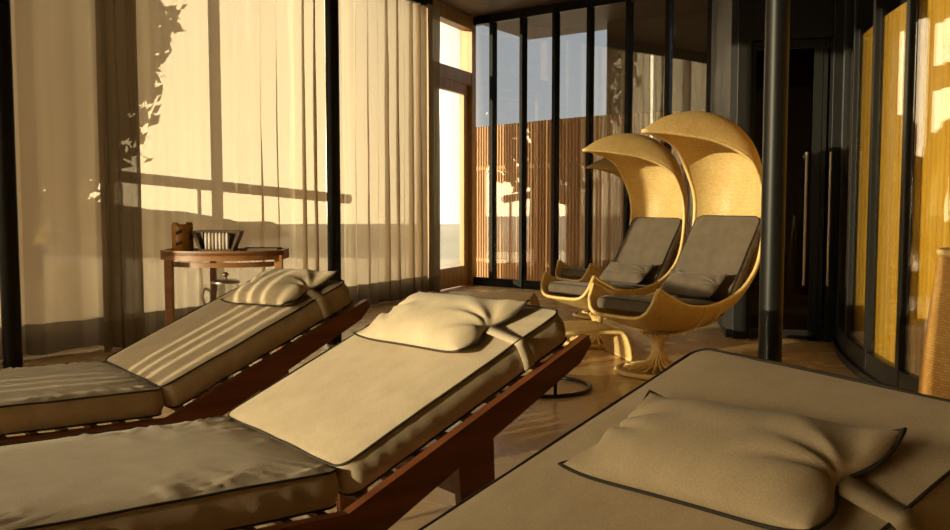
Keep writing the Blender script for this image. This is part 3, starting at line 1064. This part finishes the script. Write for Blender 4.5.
RC = math.atan2(-0.62, -0.78)
ch1 = make_chair((1.09, 5.50, 0), RC, 'nearest rattan moon chair with tall hood, just behind the black post')
ch2 = copy_tree(ch1); ch2.scale = (0.965, 0.965, 0.965); ch2.location = (0.87, 6.62, 0); ch2.rotation_euler = (0, 0, RC)
tag(ch2, 'middle rattan moon chair with lower hood overlapped by the nearest one', 'chair')
ch3 = copy_tree(ch1); ch3.location = (1.10, 8.20, 0); ch3.rotation_euler = (0, 0, RC - 0.15); ch3.scale = (0.92, 0.92, 0.92)
tag(ch3, 'farthest rattan moon chair, mostly hidden behind the other two', 'chair')
def on_chair(cx, cy, lx, ly):
    return (cx + lx * math.cos(RC) - ly * math.sin(RC), cy + lx * math.sin(RC) + ly * math.cos(RC))
lumbar((*on_chair(1.09, 5.50, -0.30, 0.03), 0.525), RC, 'small brown grey cushion on the seat of the nearest rattan chair')
lumbar((*on_chair(0.87, 6.62, -0.29, 0.03), 0.507), RC, 'small brown grey cushion on the seat of the middle rattan chair')


# ------------------------------------------------------------------ wicker footstools, ring stand, basket
def footstool(loc, rz, label, L, W, H):
    r = empty('wicker_footstool', loc, rz); tag(r, label, 'footstool', 'wicker footstools')
    prof = catmull([(-L / 2, 0.02), (-L / 2 + 0.015, H * 0.55), (-L / 2 + 0.05, H * 0.92), (-L / 2 + 0.13, H), (L / 2 - 0.13, H), (L / 2 - 0.05, H * 0.92), (L / 2 - 0.015, H * 0.55), (L / 2, 0.02)], 6)
    n = len(prof) - 1
    b = MB(); b.grid(lambda u, v: (prof[round(u * n)][0], -W / 2 + W * v, prof[round(u * n)][1]), n, 8, lambda u, v: (v * W, u * (L + 2 * H)))
    o = b.build('woven_top', M_WICK, r, True)
    so = o.modifiers.new('thick', 'SOLIDIFY'); so.thickness = 0.018; so.offset = 0
    for sy in (-1, 1):
        b = MB(); b.tube([(x, sy * W / 2, z) for x, z in prof], 0.012, 8); b.build('edge_rod', M_WICKRIM, r, True)
    for sx in (-1, 1):
        b = MB(); b.tube([(sx * L / 2, -W / 2, 0.013), (sx * L / 2, W / 2, 0.013)], 0.012, 8); b.build('floor_rod', M_WICKRIM, r, True)
    return r

footstool((0.66, 6.05, 0), math.radians(12), 'waterfall wicker footstool on the floor left of the middle rattan chair', 0.62, 0.48, 0.20)
footstool((0.12, 8.35, 0), math.radians(-8), 'low wicker footstool on the sunlit floor behind the centre lounger pillow', 0.90, 0.62, 0.17)

r = empty('ring_stand', (0.375, 5.06, 0)); tag(r, 'black metal stand with a floor ring behind the centre lounger head', 'stand')
b = MB(); b.tube([(0.27 * math.cos(2 * PI * k / 48), 0.27 * math.sin(2 * PI * k / 48), 0.011) for k in range(48)], 0.011, 8, closed=True)
b.build('floor_ring', M_BLACK, r, True)
for a in (-1.38, -2.9):
    x, y = 0.27 * math.cos(a), 0.27 * math.sin(a)
    b = MB(); b.tube([(x, y, 0.011), (x, y, 0.24), (x * 0.35 - 0.05, y * 0.35, 0.30)], 0.010, 8); b.build('upright', M_BLACK, r, True)
b = MB(); b.lathe([(0, 0.300), (0.15, 0.300), (0.15, 0.315), (0, 0.315)], (-0.07, 0, 0), 32); b.build('stand_top', M_BLACK, r, True, angle=40)

r = empty('wicker_basket', (1.81, 3.20, 0)); tag(r, 'tall sunlit wicker basket at the right edge by the curved drum', 'basket')
prof = catmull([(0.21, 0.012), (0.222, 0.15), (0.215, 0.40), (0.19, 0.66), (0.165, 0.86)], 6)
b = MB(); b.lathe([(0.0, 0.012)] + prof, (0, 0, 0), 48, 1.2); o = b.build('basket_body', M_BASKET, r, True)
so = o.modifiers.new('thick', 'SOLIDIFY'); so.thickness = 0.014; so.offset = -1
b = MB(); b.tube([(0.163 * math.cos(2 * PI * k / 40), 0.163 * math.sin(2 * PI * k / 40), 0.865) for k in range(40)], 0.013, 8, closed=True)
b.build('rim', M_WICKRIM, r, True)

# ------------------------------------------------------------------ teak side table and what is on it
TX, TY, TZ = -1.60, 5.80, 0.735
tb = empty('side_table', (TX, TY, 0), math.radians(3)); tag(tb, 'teak side table with a bowed front before the bright curtain', 'side table')
W2 = 0.385
def bow(n, x0, x1, ybase, dep):
    return [(x0 + (x1 - x0) * k / n, ybase - dep * math.sin(PI * k / n) ** 0.7) for k in range(n + 1)]
front = bow(24, -W2, W2, -0.02, 0.17)
b = MB(); b.prism(front + [(W2, 0.20), (-W2, 0.20)], TZ - 0.030, TZ - 0.012, 'z'); b.build('tabletop', M_TEAK, tb)
b = MB()
inn = bow(24, -W2 + 0.02, W2 - 0.02, 0.0, 0.17)
b.prism(front + inn[::-1], TZ - 0.060, TZ, 'z')
b.box((-W2 + 0.01, 0.09, TZ - 0.03), (0.022, 0.22, 0.06)); b.box((W2 - 0.01, 0.09, TZ - 0.03), (0.022, 0.22, 0.06)); b.box((0, 0.19, TZ - 0.03), (2 * W2 - 0.05, 0.02, 0.06))
b.build('rim', M_TEAK, tb)
f2 = bow(24, -W2 + 0.06, W2 - 0.06, 0.03, 0.13); i2 = bow(24, -W2 + 0.06, W2 - 0.06, 0.05, 0.13)
b = MB(); b.prism(f2 + i2[::-1], TZ - 0.108, TZ - 0.078, 'z'); b.build('apron', M_TEAK, tb)
for (lx, ly, z1) in ((-W2 + 0.055, -0.035, TZ - 0.031), (W2 - 0.03, -0.035, TZ - 0.031), (-0.10, 0.16, TZ - 0.031), (W2 - 0.06, 0.16, TZ - 0.031)):
    b = MB(); b.box((lx, ly, z1 / 2), (0.050 if ly < 0 else 0.034, 0.045, z1), None, 0.004); b.build('leg', M_TEAK, tb)
b = MB(); b.box((0.06, 0.06, 0.235), (0.62, 0.24, 0.02), None, 0.003); b.build('shelf', M_TEAK, tb)

def table_pt(lx, ly):
    a = math.radians(3)
    return (TX + lx * math.cos(a) - ly * math.sin(a), TY + lx * math.sin(a) + ly * math.cos(a))

r = empty('amber_jar', (*table_pt(-0.255, 0.02), TZ - 0.011)); tag(r, 'amber glass jar with a notched rim on the teak side table', 'jar')
b = MB()
n = 48
vs = []; hts = [0, 0.004, 0.05, 0.10, 0.155, None]
for h_ in hts:
    for k in range(n):
        a = 2 * PI * k / n
        rr = 0.066 if h_ != 0 else 0.062
        z = h_ if h_ is not None else 0.172 + 0.012 * (1 if (k // 6) % 2 else 0)
        vs.append((rr * math.cos(a), rr * math.sin(a), z))
fs = [[j * n + k, j * n + (k + 1) % n, (j + 1) * n + (k + 1) % n, (j + 1) * n + k] for j in range(5) for k in range(n)]
fs.append(list(range(n))[::-1])
b.add(vs, fs); o = b.build('jar_body', M_AMBER, r, True, angle=50)
so = o.modifiers.new('thick', 'SOLIDIFY'); so.thickness = 0.006
b = MB(); b.lathe([(0.0, 0.008), (0.056, 0.008), (0.056, 0.10), (0, 0.103)], n=32); b.build('candle_wax', simple('honey_wax', (0.42, 0.20, 0.05), 0.5), r, True, angle=40)
b = MB()
for (z, hh) in ((0.125, 0.020), (0.055, 0.022)):
    for k in range(3):
        a = math.radians(256 + 12 * k)
        b.box((0.067, 0, z + 0.006 * (k - 1)), (0.002, 0.012, hh), Matrix.Rotation(a, 4, 'Z'))
tag(b.build('dark_marks', M_PIPE, r), 'small dark printed marks')

bx = empty('towel_box', (*table_pt(-0.035, 0.03), TZ - 0.011), math.radians(3)); tag(bx, 'flared walnut box holding rolled towels on the side table', 'box')
b = MB()
b.box((0, 0, 0.007), (0.20, 0.12, 0.012))
b.box((0, 0.062, 0.065), (0.22, 0.008, 0.125))
b.box((0, -0.062, 0.010), (0.20, 0.008, 0.014))
for sx in (-1, 1):
    b.prism([(sx * 0.10, 0.002), (sx * 0.150, 0.118), (sx * 0.150, 0.132), (sx * 0.132, 0.132), (sx * 0.088, 0.002)], -0.066, 0.066, 'y')
b.build('box_body', M_BOX, bx)
b = MB(); b.box((0, -0.058, 0.128), (0.27, 0.016, 0.010)); b.box((0, 0.066, 0.128), (0.27, 0.014, 0.010)); b.build('rim', M_BOX, bx)
tl = []
for k in range(7):
    lx = -0.035 - 0.066 + k * 0.022
    x, y = table_pt(lx, -0.012)
    b = MB()
    pr = [(0.0, 0.0), (0.0095, 0.002), (0.0102, 0.05), (0.0098, 0.098), (0.006, 0.106), (0, 0.107)]
    b.lathe(pr, (0, 0, 0), 14)
    o = b.build('rolled_towel', M_TOWEL if k % 3 != 2 else M_LINEN, None, True)
    o.location = (x, y, TZ + 0.004)
    tag(o, 'thin pale rolled towel standing upright in the walnut box', 'towel', 'rolled towels in the walnut box')

b = MB()
b.box((0, 0, 0.005), (0.22, 0.13, 0.008)); 
for sy in (-1, 1): b.box((0, sy * 0.068, 0.010), (0.236, 0.008, 0.018))
for sx in (-1, 1): b.box((sx * 0.114, 0, 0.010), (0.008, 0.136, 0.018))
o = b.build('serving_tray', M_BOX); o.location = (*table_pt(0.225, 0.085), TZ - 0.0105); tag(o, 'flat dark tray on the right end of the side table', 'tray')

gj = empty('glass_jar', (*table_pt(0.0, 0.06), 0.246)); tag(gj, 'lidded clear glass jar on the shelf under the side table', 'jar')
b = MB(); b.lathe(catmull([(0.0, 0.001), (0.085, 0.003), (0.10, 0.03), (0.10, 0.20), (0.085, 0.255), (0.08, 0.27)], 5), n=36)
b.build('jar_body', glass('jar_glass', (0.86, 0.88, 0.86), 1.45), gj, True)
b = MB(); b.lathe(catmull([(0.088, 0.272), (0.085, 0.285), (0.05, 0.297), (0.012, 0.302), (0.012, 0.315), (0.022, 0.328), (0.012, 0.340), (0.0, 0.342)], 5), n=32)
b.build('lid', M_STEEL, gj, True)
b = MB(); b.tube(catmull([(-0.098, 0, 0.22), (-0.135, 0, 0.235), (-0.15, 0, 0.18), (-0.13, 0, 0.13), (-0.098, 0, 0.12)], 6), 0.008, 8)
b.build('handle', M_STEEL, gj, True)
